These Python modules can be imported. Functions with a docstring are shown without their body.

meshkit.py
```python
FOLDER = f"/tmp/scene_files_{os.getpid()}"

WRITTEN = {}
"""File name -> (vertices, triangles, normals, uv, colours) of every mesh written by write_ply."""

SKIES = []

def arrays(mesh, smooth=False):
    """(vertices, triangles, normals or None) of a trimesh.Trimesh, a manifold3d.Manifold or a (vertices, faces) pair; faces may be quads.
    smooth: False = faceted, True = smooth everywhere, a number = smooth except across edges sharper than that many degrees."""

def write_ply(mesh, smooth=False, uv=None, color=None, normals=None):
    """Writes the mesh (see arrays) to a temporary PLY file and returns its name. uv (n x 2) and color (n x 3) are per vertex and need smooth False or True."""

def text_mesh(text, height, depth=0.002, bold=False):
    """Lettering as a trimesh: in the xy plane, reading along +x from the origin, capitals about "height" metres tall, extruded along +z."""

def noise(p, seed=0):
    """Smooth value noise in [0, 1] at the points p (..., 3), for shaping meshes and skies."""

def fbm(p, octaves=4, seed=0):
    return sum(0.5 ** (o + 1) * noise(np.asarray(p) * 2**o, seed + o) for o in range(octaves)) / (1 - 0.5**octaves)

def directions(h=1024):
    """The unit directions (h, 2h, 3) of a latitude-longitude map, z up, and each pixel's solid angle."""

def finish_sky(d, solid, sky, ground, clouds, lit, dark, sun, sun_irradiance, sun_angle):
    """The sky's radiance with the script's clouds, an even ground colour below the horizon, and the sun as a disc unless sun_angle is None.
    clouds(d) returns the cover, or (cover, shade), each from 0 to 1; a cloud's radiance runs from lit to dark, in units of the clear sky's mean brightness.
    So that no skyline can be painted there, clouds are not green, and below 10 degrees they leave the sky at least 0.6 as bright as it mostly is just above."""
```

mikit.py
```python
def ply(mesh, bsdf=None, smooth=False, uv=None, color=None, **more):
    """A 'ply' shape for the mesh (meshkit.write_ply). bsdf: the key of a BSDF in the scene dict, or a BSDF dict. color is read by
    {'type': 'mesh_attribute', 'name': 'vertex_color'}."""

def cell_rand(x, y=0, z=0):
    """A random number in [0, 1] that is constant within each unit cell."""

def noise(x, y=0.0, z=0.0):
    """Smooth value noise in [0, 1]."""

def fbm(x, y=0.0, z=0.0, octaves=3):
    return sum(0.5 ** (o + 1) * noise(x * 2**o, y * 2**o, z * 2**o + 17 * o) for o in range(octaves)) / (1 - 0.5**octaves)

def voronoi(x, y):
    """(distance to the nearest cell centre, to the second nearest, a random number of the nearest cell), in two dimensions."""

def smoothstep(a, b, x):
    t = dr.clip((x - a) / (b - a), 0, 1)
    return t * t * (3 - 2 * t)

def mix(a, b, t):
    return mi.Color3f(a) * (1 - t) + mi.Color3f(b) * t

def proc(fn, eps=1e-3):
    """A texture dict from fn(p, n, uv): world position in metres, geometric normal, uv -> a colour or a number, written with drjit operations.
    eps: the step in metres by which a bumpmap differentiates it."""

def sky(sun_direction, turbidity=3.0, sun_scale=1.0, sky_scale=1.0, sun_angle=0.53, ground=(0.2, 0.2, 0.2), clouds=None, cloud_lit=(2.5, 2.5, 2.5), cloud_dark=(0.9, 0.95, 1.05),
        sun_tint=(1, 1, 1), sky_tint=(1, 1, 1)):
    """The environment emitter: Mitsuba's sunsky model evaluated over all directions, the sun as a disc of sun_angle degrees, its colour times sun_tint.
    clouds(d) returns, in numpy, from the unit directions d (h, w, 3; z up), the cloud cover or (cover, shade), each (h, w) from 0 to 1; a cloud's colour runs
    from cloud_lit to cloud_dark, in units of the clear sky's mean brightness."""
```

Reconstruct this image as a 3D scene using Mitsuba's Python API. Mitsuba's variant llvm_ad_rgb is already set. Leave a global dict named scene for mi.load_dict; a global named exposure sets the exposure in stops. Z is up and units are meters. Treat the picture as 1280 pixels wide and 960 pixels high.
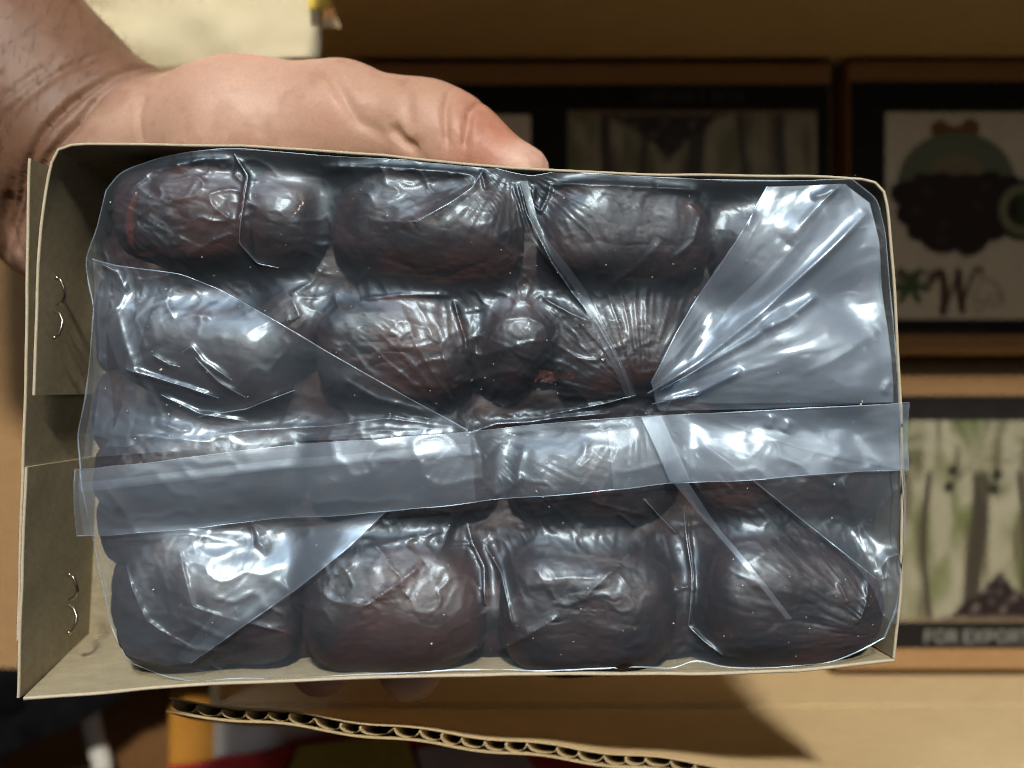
import math, random
import numpy as np, trimesh, mitsuba as mi, drjit as dr, mikit, meshkit
import manifold3d as m3
from scipy import ndimage
from scipy.spatial import cKDTree
from shapely.geometry import Polygon, LineString, Point, box as sbox
from shapely import affinity, union_all
from mikit import noise, fbm, voronoi, cell_rand, smoothstep, mix, proc, ply

T = mi.ScalarTransform4f
rng = np.random.default_rng(7)
scene, labels = {}, {}

# ------------------------------------------------------------------ camera, lamps, exposure
EYE = np.array([0.0, 0.0, 0.60])
F = 1257.0                                         # focal length in pixels of the 1280 wide photograph
scene['camera'] = {
    'type': 'thinlens', 'fov': 2 * math.degrees(math.atan(640 / F)), 'fov_axis': 'x',
    'to_world': T().look_at(origin=[0, 0, 0.60], target=[0, 0, 0], up=[0, 1, 0]),
    'aperture_radius': 0.0021, 'focus_distance': 0.2185, 'near_clip': 0.01, 'far_clip': 20.0}
exposure = -0.75


def aimed(origin, target, sx, sy):
    return T().look_at(origin=list(origin), target=list(target), up=[0.01, 0.02, 1]) @ T().scale([sx, sy, 1])


scene['ceiling_lamp'] = {'type': 'disk', 'to_world': aimed((0.06, 1.15, 2.00), (0, 0, 0.35), 0.092, 0.092),
                         'bsdf': {'type': 'diffuse', 'reflectance': {'type': 'rgb', 'value': [0.8, 0.8, 0.8]}},
                         'emitter': {'type': 'area', 'radiance': {'type': 'rgb', 'value': [930, 877, 778]}}}
labels['ceiling_lamp'] = {'label': 'round warm ceiling lamp beyond the top of the picture', 'category': 'lamp'}
scene['window'] = {'type': 'rectangle', 'to_world': aimed((-0.35, 1.50, 1.45), (0, 0, 0.38), 0.40, 0.30),
                   'bsdf': {'type': 'diffuse', 'reflectance': {'type': 'rgb', 'value': [0.8, 0.8, 0.8]}},
                   'emitter': {'type': 'area', 'radiance': {'type': 'rgb', 'value': [8.5, 9.8, 11.2]}}}
labels['window'] = {'label': 'large cool daylight window high behind the carton', 'category': 'window'}

scene['fill_panel'] = {'type': 'rectangle', 'to_world': aimed((0.62, 0.30, 1.95), (0, 0, 0.38), 0.24, 0.20),  # added unseen light, placed to put haze and sheen on the right folds
                          'bsdf': {'type': 'diffuse', 'reflectance': {'type': 'rgb', 'value': [0.8, 0.8, 0.8]}},
                          'emitter': {'type': 'area', 'radiance': {'type': 'rgb', 'value': [4.4, 4.2, 3.9]}}}
labels['fill_panel'] = {'label': 'unseen fill panel added overhead at the right to brighten the film', 'category': 'light panel'}

# ------------------------------------------------------------------ helpers


def at(px, py, d):
    """The point d metres below the lens that the photograph shows at pixel px, py."""
    return np.array([(px - 640) / F * d, (480 - py) / F * d, EYE[2] - d])


def rgb(*v):
    return {'type': 'rgb', 'value': list(v)}


def numbered(key):
    if key not in scene and key not in labels:
        return key
    k = 1
    while f'{key}_{k:03d}' in scene or f'{key}_{k:03d}' in labels:
        k += 1
    return f'{key}_{k:03d}'


def thing(name, label, category, group=None):
    key = numbered(name)
    labels[key] = {'label': label, 'category': category}
    if group:
        labels[key]['group'] = group
    return key


def put(name, mesh, bsdf, parent=None, smooth=35, label=None, category=None, group=None, kind=None, uv=None, color=None):
    key = numbered(parent + '__' + name if parent else name)
    scene[key] = ply(mesh, bsdf, smooth=smooth, uv=uv, color=color)
    said = {k: v for k, v in dict(label=label, category=category, group=group, kind=kind).items() if v}
    if said:
        labels[key] = said
    return key


def cat(*ms):
    return trimesh.util.concatenate(list(ms))


def bx(x0, x1, y0, y1, z0, z1):
    m = trimesh.creation.box([x1 - x0, y1 - y0, z1 - z0])
    m.apply_translation([(x0 + x1) / 2, (y0 + y1) / 2, (z0 + z1) / 2])
    return m


def soft_box(x0, x1, y0, y1, z0, z1, r=0.0015):
    s = m3.Manifold.sphere(r, 12)
    pts = [s.translate([x, y, z]) for x in (x0 + r, x1 - r) for y in (y0 + r, y1 - r) for z in (z0 + r, z1 - r)]
    m = m3.Manifold.batch_hull(pts).to_mesh()
    return trimesh.Trimesh(m.vert_properties[:, :3], m.tri_verts)


def tube(points, r, sides=6):
    p = np.asarray(points, float)
    t = np.gradient(p, axis=0)
    t /= np.linalg.norm(t, axis=1, keepdims=True) + 1e-12
    a = np.cross(t, [0.13, 0.21, 0.97])
    a /= np.linalg.norm(a, axis=1, keepdims=True) + 1e-12
    b = np.cross(t, a)
    ang = np.arange(sides) * 2 * np.pi / sides
    r = np.broadcast_to(r, (len(p),))
    v = p[:, None] + r[:, None, None] * (np.cos(ang)[None, :, None] * a[:, None] + np.sin(ang)[None, :, None] * b[:, None])
    i, j = np.meshgrid(np.arange(len(p) - 1), np.arange(sides), indexing='ij')
    q = np.stack([i * sides + j, i * sides + (j + 1) % sides, (i + 1) * sides + (j + 1) % sides, (i + 1) * sides + j], -1).reshape(-1, 4)
    return trimesh.Trimesh(v.reshape(-1, 3), np.vstack([q[:, [0, 1, 2]], q[:, [0, 2, 3]]]), process=False)


def grid_mesh(V):
    """A sheet from a grid of points V (n, m, 3)."""
    n, m = V.shape[:2]
    i, j = np.meshgrid(np.arange(n - 1), np.arange(m - 1), indexing='ij')
    q = np.stack([i * m + j, i * m + j + 1, (i + 1) * m + j + 1, (i + 1) * m + j], -1).reshape(-1, 4)
    return trimesh.Trimesh(V.reshape(-1, 3), np.vstack([q[:, [0, 1, 2]], q[:, [0, 2, 3]]]), process=False)


def slab(V, W):
    """A closed plate between two grids of points (V the upper face)."""
    n, m = V.shape[:2]
    a, b = grid_mesh(V), grid_mesh(W)
    rim = np.concatenate([np.arange(m), m * np.arange(1, n) + m - 1, (n - 1) * m + np.arange(m - 2, -1, -1), m * np.arange(n - 2, 0, -1)])
    nxt = np.roll(rim, -1)
    k = n * m
    f = np.vstack([a.faces, b.faces[:, ::-1] + k, np.stack([rim, rim + k, nxt + k], 1), np.stack([rim, nxt + k, nxt], 1)])
    return trimesh.Trimesh(np.vstack([V.reshape(-1, 3), W.reshape(-1, 3)]), f, process=False)


def resample(path, n):
    p = np.asarray(path, float)
    s = np.concatenate([[0], np.cumsum(np.linalg.norm(np.diff(p, axis=0), axis=1))])
    u = np.linspace(0, s[-1], n)
    return np.stack([np.interp(u, s, p[:, k]) for k in range(p.shape[1])], 1)


def coons(top, bottom, left, right, nu, nv):
    """Grid (nv, nu, k) filling four boundary paths; top and bottom run left to right, left and right run top to bottom."""
    t, b, l, r = resample(top, nu), resample(bottom, nu), resample(left, nv), resample(right, nv)
    u, v = np.linspace(0, 1, nu)[None, :, None], np.linspace(0, 1, nv)[:, None, None]
    return ((1 - v) * t[None] + v * b[None] + (1 - u) * l[:, None] + u * r[:, None]
            - (1 - u) * (1 - v) * t[0] - u * (1 - v) * t[-1] - (1 - u) * v * b[0] - u * v * b[-1])


# ------------------------------------------------------------------ materials
def fibre_board(base, dark, scale=1.0, rough=0.85):
    def fn(p, n, uv):
        a = fbm(p.x * 260 * scale, p.y * 900 * scale, p.z * 500 * scale, 3)
        b = noise(p.x * 2600 * scale, p.y * 2600 * scale, p.z * 2600 * scale)
        c = fbm(p.x * 35, p.y * 35, p.z * 35, 3)
        t = dr.clip(0.55 * a + 0.35 * b + 0.35 * c - 0.2, 0, 1)
        return mix(dark, base, t)
    return {'type': 'twosided', 'bsdf': {'type': 'principled', 'base_color': proc(fn), 'roughness': rough, 'specular': 0.25}}


scene['grey_board'] = fibre_board((0.40, 0.345, 0.23), (0.22, 0.19, 0.125))
scene['board_edge'] = fibre_board((0.62, 0.55, 0.42), (0.40, 0.34, 0.24), 2.0)
scene['kraft'] = fibre_board((0.64, 0.49, 0.275), (0.49, 0.36, 0.195), 0.7)
scene['brown_and_shaded_card'] = fibre_board((0.42, 0.25, 0.115), (0.31, 0.18, 0.08), 0.7)  # card of the boxes; on the carton side flap it stands for shade
scene['kraft_edge'] = fibre_board((0.60, 0.48, 0.28), (0.38, 0.28, 0.14), 1.6)
scene['steel_wire'] = {'type': 'principled', 'base_color': rgb(0.62, 0.55, 0.42), 'metallic': 1.0, 'roughness': 0.28}


def film(opacity, haze, sharp=0.35):
    """A clear polythene sheet: most light passes, a little mirrors off its faces (partly crisply, partly softly) and a little scatters in its milkiness."""
    def gloss(a):
        return {'type': 'roughconductor', 'alpha': a, 'eta': 0.0, 'k': 1.0, 'specular_reflectance': rgb(0.68, 0.85, 1.0)}
    return {'type': 'mask', 'opacity': float(opacity), 'bsdf': {'type': 'twosided', 'bsdf': {
        'type': 'blendbsdf', 'weight': float(haze),
        'a': {'type': 'blendbsdf', 'weight': float(sharp), 'a': gloss(0.23), 'b': gloss(0.075)},
        'b': {'type': 'diffuse', 'reflectance': rgb(0.55, 0.68, 0.86)}}}}


scene['clear_film'] = film(0.092, 0.46, 0.34)
scene['fold_film'] = film(0.115, 0.42, 0.60)
scene['seal_film'] = film(0.145, 0.60, 0.34)
scene['milky_film'] = film(0.28, 0.60, 0.62)
scene['crease_film'] = film(0.40, 0.40, 0.40)


def date_skin(p, n, uv):
    a = fbm(p.x * 150, p.y * 220, p.z * 220, 4)
    b = fbm(p.x * 45 + 9, p.y * 45, p.z * 45, 3)
    c = noise(p.x * 1900, p.y * 1900, p.z * 1900)
    base = mix((0.009, 0.006, 0.007), (0.030, 0.0145, 0.0145), smoothstep(0.3, 0.75, a))
    base = mix(base, (0.055, 0.020, 0.014), smoothstep(0.56, 0.72, b) * 0.7)
    return mix(base, (0.10, 0.065, 0.045), smoothstep(0.93, 0.99, c) * smoothstep(0.45, 0.6, b))


def date_relief(p, n, uv):
    return 0.00006 * fbm(p.x * 600, p.y * 800, p.z * 700, 3)


scene['date_skin'] = {'type': 'bumpmap', 'arbitrary': {'type': 'proc', **{k: v for k, v in proc(date_relief, 2e-4).items() if k != 'type'}}, 'scale': 1.0,
                      'bsdf': {'type': 'principled', 'base_color': proc(date_skin), 'roughness': 0.5, 'specular': 0.32}}
scene['date_flesh'] = {'type': 'twosided', 'bsdf': {'type': 'principled', 'base_color': rgb(0.065, 0.017, 0.010), 'roughness': 0.35, 'specular': 0.5}}
scene['dust'] = {'type': 'twosided', 'bsdf': {'type': 'diffuse', 'reflectance': rgb(0.6, 0.58, 0.53)}}

# ------------------------------------------------------------------ the floor and the carton
FLOOR = 0.168
scene['floor_tile'] = fibre_board((0.20, 0.10, 0.035), (0.12, 0.055, 0.018), 0.15)
put('floor', bx(-3, 3, -3, 3, FLOOR - 0.05, FLOOR), 'floor_tile', kind='structure', smooth=False, label='brown floor under the carton')

XL, XR, YF, YR = -0.104, 0.325, -0.1135, 0.1265
RIM = 0.243
carton = thing('shipping_carton', 'large open brown corrugated carton holding the black printed boxes', 'carton')
put('bottom', bx(XL, XR, YF, YR, FLOOR + 0.002, FLOOR + 0.006), 'kraft', carton, smooth=False)
put('wall', bx(XL - 0.003, XR + 0.003, YF - 0.0032, YF, FLOOR + 0.001, RIM), 'kraft', carton, smooth=False)
put('wall', bx(XL - 0.003, XR + 0.003, YR, YR + 0.0032, FLOOR + 0.001, RIM), 'kraft', carton, smooth=False)
put('wall', bx(XL - 0.0032, XL, YF, YR, FLOOR + 0.001, RIM), 'kraft', carton, smooth=False)
put('wall', bx(XR, XR + 0.0032, YF, YR, FLOOR + 0.001, RIM), 'kraft', carton, smooth=False)


def flap(hinge, free, thick, n=60, m=24, bend=None):
    """(upper face, lower face) grids from the hinge line to the free edge."""
    h, f = resample(hinge, n), resample(free, n)
    t = np.linspace(0, 1, m)[None, :, None]
    V = h[:, None] * (1 - t) + f[:, None] * t
    if bend is not None:
        V = V + bend(np.linspace(0, 1, n)[:, None], t[..., 0])
    du, dv = np.gradient(V, axis=0), np.gradient(V, axis=1)
    N = np.cross(du, dv)
    N /= np.linalg.norm(N, axis=-1, keepdims=True)
    return V, N


# the rear flap stands up, lit along its top only
V, N = flap([(-0.060, YR + .001, RIM), (XR, YR + .001, RIM)], [(-0.058, YR + 0.012, 0.424), (XR, YR + 0.014, 0.424)], 0.003)
put('flap', slab(V, V - N * 0.003 * np.sign(N[0, 0, 1])), 'kraft', carton, smooth=30, label='upright rear flap of the carton in shade')
# the left flap lies folded out
V, N = flap([(XL - .004, -0.1140, 0.2050), (XL - .004, YR, 0.2050)], [(-0.34, -0.1150, 0.197), (-0.34, YR, 0.200)], 0.003)
put('flap', slab(V, V - np.array([0, 0, 0.003])), 'brown_and_shaded_card', carton, smooth=30, label='side flap of the carton folded out flat')  # darker than the carton kraft: the shade here is put into the colour
# the front flap stands up and twists outwards; its cut end shows the corrugation
n_f = 420
hx = np.linspace(-0.095, 0.330, n_f)
hinge = np.stack([hx, np.full(n_f, YF - 0.001), np.full(n_f, RIM + 0.001)], 1)
free_px = [(212, 873, .2330), (330, 886, .2370), (480, 905, .2410), (640, 925, .2450), (800, 944, .2490), (950, 963, .2530), (1200, 992, .2600), (1700, 1040, .272)]
free = resample([at(*p) for p in free_px], n_f)
free[:, 1] += 0.0004 * np.sin(free[:, 0] * 210)


def flap_bend(u, t):
    s = np.sin(np.pi * t) * 0.002
    return np.stack([0 * s * u, -s + 0 * u, 0 * s * u], -1)


V, N = flap(hinge, free, 0.003, n=n_f, m=40, bend=flap_bend)
if N[:, :, 1].mean() < 0:
    N = -N
TH = 0.0031
wob = 0.00025 * (meshkit.fbm(V * 60, 3) - 0.5)[..., None]
front = put('flap', slab(V + N * wob, V + N * (wob - 0.00035)), 'kraft', carton, smooth=30, label='front flap of the carton raised and twisted outward, its corrugated end showing')
W = V - N * TH
put('outer_liner', slab(W + N * (wob + 0.00035), W + N * (wob - 0.0002)), 'kraft_edge', front, smooth=30)
arc = np.concatenate([[0], np.cumsum(np.linalg.norm(np.diff(V[:, -1], axis=0), axis=1))])
fine = np.linspace(0, 1, 1500)
A = np.stack([np.interp(fine * arc[-1], arc, V[:, -1, k]) for k in range(3)], 1)
B = np.stack([np.interp(fine * arc[-1], arc, V[:, -14, k]) for k in range(3)], 1)
NA = np.stack([np.interp(fine * arc[-1], arc, N[:, -1, k]) for k in range(3)], 1)
s = fine * arc[-1]
ph = s / 0.0058 + 0.55 * meshkit.noise(np.stack([s * 130, s * 0, s * 0], 1), 3)
wave = np.sin(2 * np.pi * ph)
wave = np.sign(wave) * np.abs(wave) ** 0.8 * (0.72 + 0.28 * meshkit.noise(np.stack([s * 210, s * 0 + 4, s * 0], 1), 9))
amp = (TH - 0.0008) / 2
shear = np.gradient(A, axis=0)
shear /= np.linalg.norm(shear, axis=1, keepdims=True)
off = NA * (-TH / 2 - 0.00005 + wave * amp)[:, None] + shear * (0.0011 * np.cos(2 * np.pi * ph))[:, None]
up = (A - B) / np.linalg.norm(A - B, axis=1, keepdims=True)
tt = np.linspace(0, 1, 8)[None, :, None]
G = (A - up * 0.0003)[:, None] * tt + B[:, None] * (1 - tt) + off[:, None]
put('fluting', slab(G, G - 0.0003 * shear[:, None] - 0.00012 * NA[:, None]), 'kraft_edge', front, smooth=30)

# ------------------------------------------------------------------ the printed boxes in the carton
scene['black_print'] = {'type': 'principled', 'base_color': proc(lambda p, n, uv: mix((0.010, 0.009, 0.009), (0.018, 0.016, 0.015), fbm(p.x * 300, p.y * 300, p.z * 300))), 'roughness': 0.6, 'specular': 0.12}
scene['white_card'] = {'type': 'principled', 'base_color': proc(lambda p, n, uv: mix((0.66, 0.62, 0.52), (0.74, 0.70, 0.60), fbm(p.x * 120, p.y * 120, p.z * 120))), 'roughness': 0.55, 'specular': 0.3}
for name, c in {'bowl_green': (0.15, 0.19, 0.13), 'bowl_cream': (0.22, 0.20, 0.13), 'gold_print': (0.20, 0.10, 0.02), 'date_print': (0.025, 0.013, 0.011), 'date_print_pale': (0.05, 0.028, 0.024),
                'leaf_green': (0.06, 0.13, 0.05), 'badge_green': (0.03, 0.055, 0.012), 'badge_pale': (0.22, 0.24, 0.15), 'script_brown': (0.085, 0.045, 0.035),
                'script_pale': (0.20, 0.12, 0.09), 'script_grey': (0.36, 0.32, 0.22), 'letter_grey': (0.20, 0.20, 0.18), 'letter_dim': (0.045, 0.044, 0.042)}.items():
    scene[name] = {'type': 'twosided', 'bsdf': {'type': 'principled', 'base_color': rgb(*c), 'roughness': 0.6, 'specular': 0.25}}


def grove(p, n, uv):
    """The print of a palm grove: pale glade, fronds, trunks, a heap of dates at the foot."""
    x, y = uv.x, uv.y
    ground = mix((0.30, 0.28, 0.18), (0.46, 0.44, 0.34), fbm(x * 16, y * 9, 3.0, 3))
    c = mix(ground * 0.8, (0.13, 0.15, 0.06), smoothstep(0.45, 0.75, fbm(x * 11 + 4, y * 4, 1.0, 3)))
    far = smoothstep(0.60, 0.75, fbm(x * 26, y * 2.5 + 7, 5.0, 2))
    c = mix(c, (0.10, 0.085, 0.05), far * 0.8)
    for tx, w in ((0.50, 0.040), (0.13, 0.022), (0.83, 0.026), (0.31, 0.014), (0.68, 0.014)):
        bend = tx + 0.02 * dr.sin(y * 5 + tx * 9)
        c = mix(c, (0.045, 0.038, 0.026), (1 - smoothstep(w * 0.6, w * 1.1, dr.abs(x - bend))) * (1 - smoothstep(0.72, 0.78, y)))
    for tx, ty in ((0.50, 0.80), (0.13, 0.86), (0.83, 0.84)):
        dx, dy = (x - tx) * 1.3, y - ty
        r, ang = dr.sqrt(dx * dx + dy * dy), dr.atan2(dy, dx)
        blade = smoothstep(0.50, 0.75, noise(ang * 9 + 40, r * 3, tx * 10))
        c = mix(c, (0.085, 0.095, 0.045), blade * (1 - smoothstep(0.18, 0.26, r)) * 0.85)
        for sx, sy in ((-0.12, -0.05), (0.11, -0.07), (-0.14, -0.13), (0.09, -0.14)):
            q = dr.sqrt(dr.square(dx - sx) + dr.square(dy - sy))
            c = mix(c, (0.022, 0.020, 0.014), 1 - smoothstep(0.018, 0.040, q))
    f1, f2, k = voronoi(x * 26, y * 20)
    heap = 1 - smoothstep(-0.015, 0.015, y - 0.25 + 0.85 * dr.abs(x - 0.60) + 0.05 * noise(x * 20, 2.0))
    c = mix(c, mix((0.016, 0.010, 0.010), (0.15, 0.11, 0.11), smoothstep(0.25, 0.9, k) * (1 - smoothstep(0.1, 0.5, f1))), heap)
    return mix(c, (0.22, 0.16, 0.10), (1 - smoothstep(0.0, 0.045, y)) * 0.8)


scene['grove_print'] = {'type': 'principled', 'base_color': proc(grove), 'roughness': 0.5, 'specular': 0.3}
BW, BH, BZ0, BZ1 = 0.185, 0.1135, FLOOR + 0.0065, 0.2125     # box size, bottom and top


def plate(poly, z, h=0.0003):
    polys = getattr(poly, 'geoms', [poly])
    ms = [trimesh.creation.extrude_polygon(g, h, engine='earcut') for g in polys if g.area > 1e-9]
    m = cat(*ms)
    m.apply_translation([0, 0, z])
    return m


def script_word(x0, y0, s):
    """The cursive word on the label: one large initial and small letters after it (in label units, upright)."""
    def arcs(pts):
        p = np.array(pts, float)
        t = np.linspace(0, len(p) - 1, 12 * len(p))
        k = np.arange(len(p))
        from scipy.interpolate import CubicSpline
        q = np.stack([CubicSpline(k, p[:, 0])(t), CubicSpline(k, p[:, 1])(t)], 1)
        return q * s + [x0, y0]
    big = [arcs([(-.1, .1), (.1, 0), (.35, .6), (.55, 1.25)]), arcs([(.5, 1.25), (.58, .6), (.62, .05)]), arcs([(.62, .05), (.85, .7), (1.1, 1.3)]), arcs([(1.1, 1.3), (1.05, .7), (1.12, .15), (1.3, .1), (1.45, .3)])]
    small = [arcs([(1.45, .3), (1.7, .45), (1.65, .62), (1.5, .55), (1.45, .25), (1.62, .08), (1.85, .2)]),
             arcs([(1.95, .6), (1.88, .25), (1.95, .08), (2.12, .25)]), arcs([(2.2, .62), (2.14, .1)]), arcs([(2.14, .3), (2.35, .62), (2.46, .5), (2.4, .12), (2.6, .2)])]
    swash = [arcs([(-.75, .95), (-.55, .75), (-.3, .85), (-.35, 1.1), (-.6, 1.05), (-.7, .7), (-.4, .35), (0, .35)]), arcs([(-.1, .55), (.12, .9), (.05, 1.3), (-.12, 1.2), (0, .9)])]
    return ([LineString(l).buffer(s * w) for l, w in zip(big, (.05, .10, .05, .11))], [LineString(l).buffer(s * .045) for l in small], [LineString(l).buffer(s * .025) for l in swash])


def make_box(cx, cy, turned, label):
    """A closed box of dates: black printed lid with the grove picture on one half and the white label on the other."""
    t = thing('date_box', label, 'box', 'printed boxes of dates in the carton')
    Mx = T().translate([cx, cy, 0]) @ (T().rotate([0, 0, 1], 180) if turned else T())
    M4 = np.array(Mx.matrix)

    def piece(name, mesh, mat, smooth=False, parent=t, uv=None, **k):
        mesh = mesh.copy()
        mesh.apply_transform(M4)
        return put(name, mesh, mat, parent, smooth=smooth, uv=uv, **k)
    piece('body', soft_box(-BW / 2, BW / 2, -BH / 2, BH / 2, BZ0, BZ1, 0.0012), 'brown_and_shaded_card', smooth=30)
    face = piece('printed_lid', plate(sbox(-BW / 2 + .0008, -BH / 2 + .0085, BW / 2 - .0008, BH / 2 - .0075), BZ1), 'black_print')
    # the grove picture on the upright box's left
    px0, px1, py0, py1 = -0.0865, 0.0095, -0.0380, 0.0395
    q = np.array([[px0, py0, BZ1 + .0006], [px1, py0, BZ1 + .0006], [px1, py1, BZ1 + .0006], [px0, py1, BZ1 + .0006]])
    pic = trimesh.Trimesh(q, [[0, 1, 2], [0, 2, 3]], process=False)
    piece('grove_picture', pic, 'grove_print', uv=np.array([[0, 0], [1, 0], [1, 1], [0, 1.0]]))
    m = meshkit.text_mesh('FOR EXPORT', 0.0048, 0.0003, bold=True)
    m.apply_translation([(px0 + px1) / 2 - m.extents[0] / 2, py0 - 0.0080, BZ1 + 0.0003])
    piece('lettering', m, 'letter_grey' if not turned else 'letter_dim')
    # the white label on its right
    lx0, lx1, ly0, ly1 = 0.024, 0.0775, -0.0355, 0.0425
    lx0, lx1 = 0.0245, 0.0775
    lab = piece('white_label', plate(sbox(lx0, ly0, lx1, ly1).buffer(.0008), BZ1 + .0003), 'white_card')
    z = BZ1 + .0007
    u = lambda a, b: (lx0 + a * (lx1 - lx0), ly0 + b * (ly1 - ly0))        # noqa: E731
    # drawn standing on its foot: foot, bowl, heap of dates over it (b counts upwards of the upright label)
    if True:
        foot = union_all([Point(*u(.40, .07)).buffer(.0035), Point(*u(.62, .075)).buffer(.0035), sbox(*u(.38, .06), *u(.64, .10))])
        piece('print', plate(foot, z), 'gold_print', parent=lab)
        bowl = affinity.scale(Point(*u(.50, .34)).buffer(1), .0225, .0195)
        piece('print', plate(bowl, z + .0002), 'bowl_green', parent=lab)
        piece('print', plate(affinity.scale(Point(*u(.50, .27)).buffer(1), .0095, .0055), z + .0004), 'bowl_cream', parent=lab)
        r2 = np.random.default_rng(5)
        heap = [affinity.rotate(affinity.scale(Point(*u(a, b)).buffer(1), .0075, .0052), r2.uniform(-60, 60)) for a, b in
                [(.16, .38), (.30, .36), (.44, .36), (.58, .36), (.72, .38), (.84, .40), (.20, .47), (.36, .45), (.52, .46), (.68, .46), (.80, .48), (.28, .55), (.44, .55), (.60, .55), (.74, .54), (.38, .62), (.62, .62), (.36, .57), (.64, .58)]]
        piece('print', plate(union_all(heap).intersection(sbox(lx0, ly0, lx1, ly1)), z + .0006), 'date_print', parent=lab)
        piece('print', plate(union_all([affinity.scale(h, .35, .3) for h in heap[1::3]]), z + .0008), 'date_print_pale', parent=lab)
        big, small, swash = script_word(*u(.34, .77), .0125)
        piece('script', plate(union_all(big).intersection(sbox(lx0, ly0, lx1, ly1)), z), 'script_brown', parent=lab)
        piece('script', plate(union_all(small).intersection(sbox(lx0, ly0, lx1, ly1)), z), 'script_pale', parent=lab)
        piece('script', plate(union_all(swash).intersection(sbox(lx0, ly0, lx1, ly1)), z), 'script_grey', parent=lab)
        leaf = union_all([affinity.rotate(affinity.translate(affinity.scale(Point(0, 0).buffer(1), .0042, .0012), *(np.array(u(.84, .845)) + [.0038, 0])), a, origin=u(.84, .845)) for a in (10, 60, 120, 170, 235, 300)])
        piece('print', plate(leaf, z + .0002), 'leaf_green', parent=lab)
    bc = Point(0.0255, 0.0015)
    b = piece('badge', plate(bc.buffer(.0118), z + .0004), 'badge_green')
    piece('ring', plate(bc.buffer(.0098).difference(bc.buffer(.0066)), z + .0008), 'badge_pale', parent=b)
    bars = [sbox(0.040 + .0021 * k, .0475, 0.040 + .0021 * k + (.0014 if k % 4 else .0006), .0488) for k in range(16)]
    piece('small_print', plate(union_all(bars), BZ1 + .0003), 'letter_dim')
    return t


def b_at(px, py):
    return at(px, py, EYE[2] - BZ1)[:2]


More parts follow.
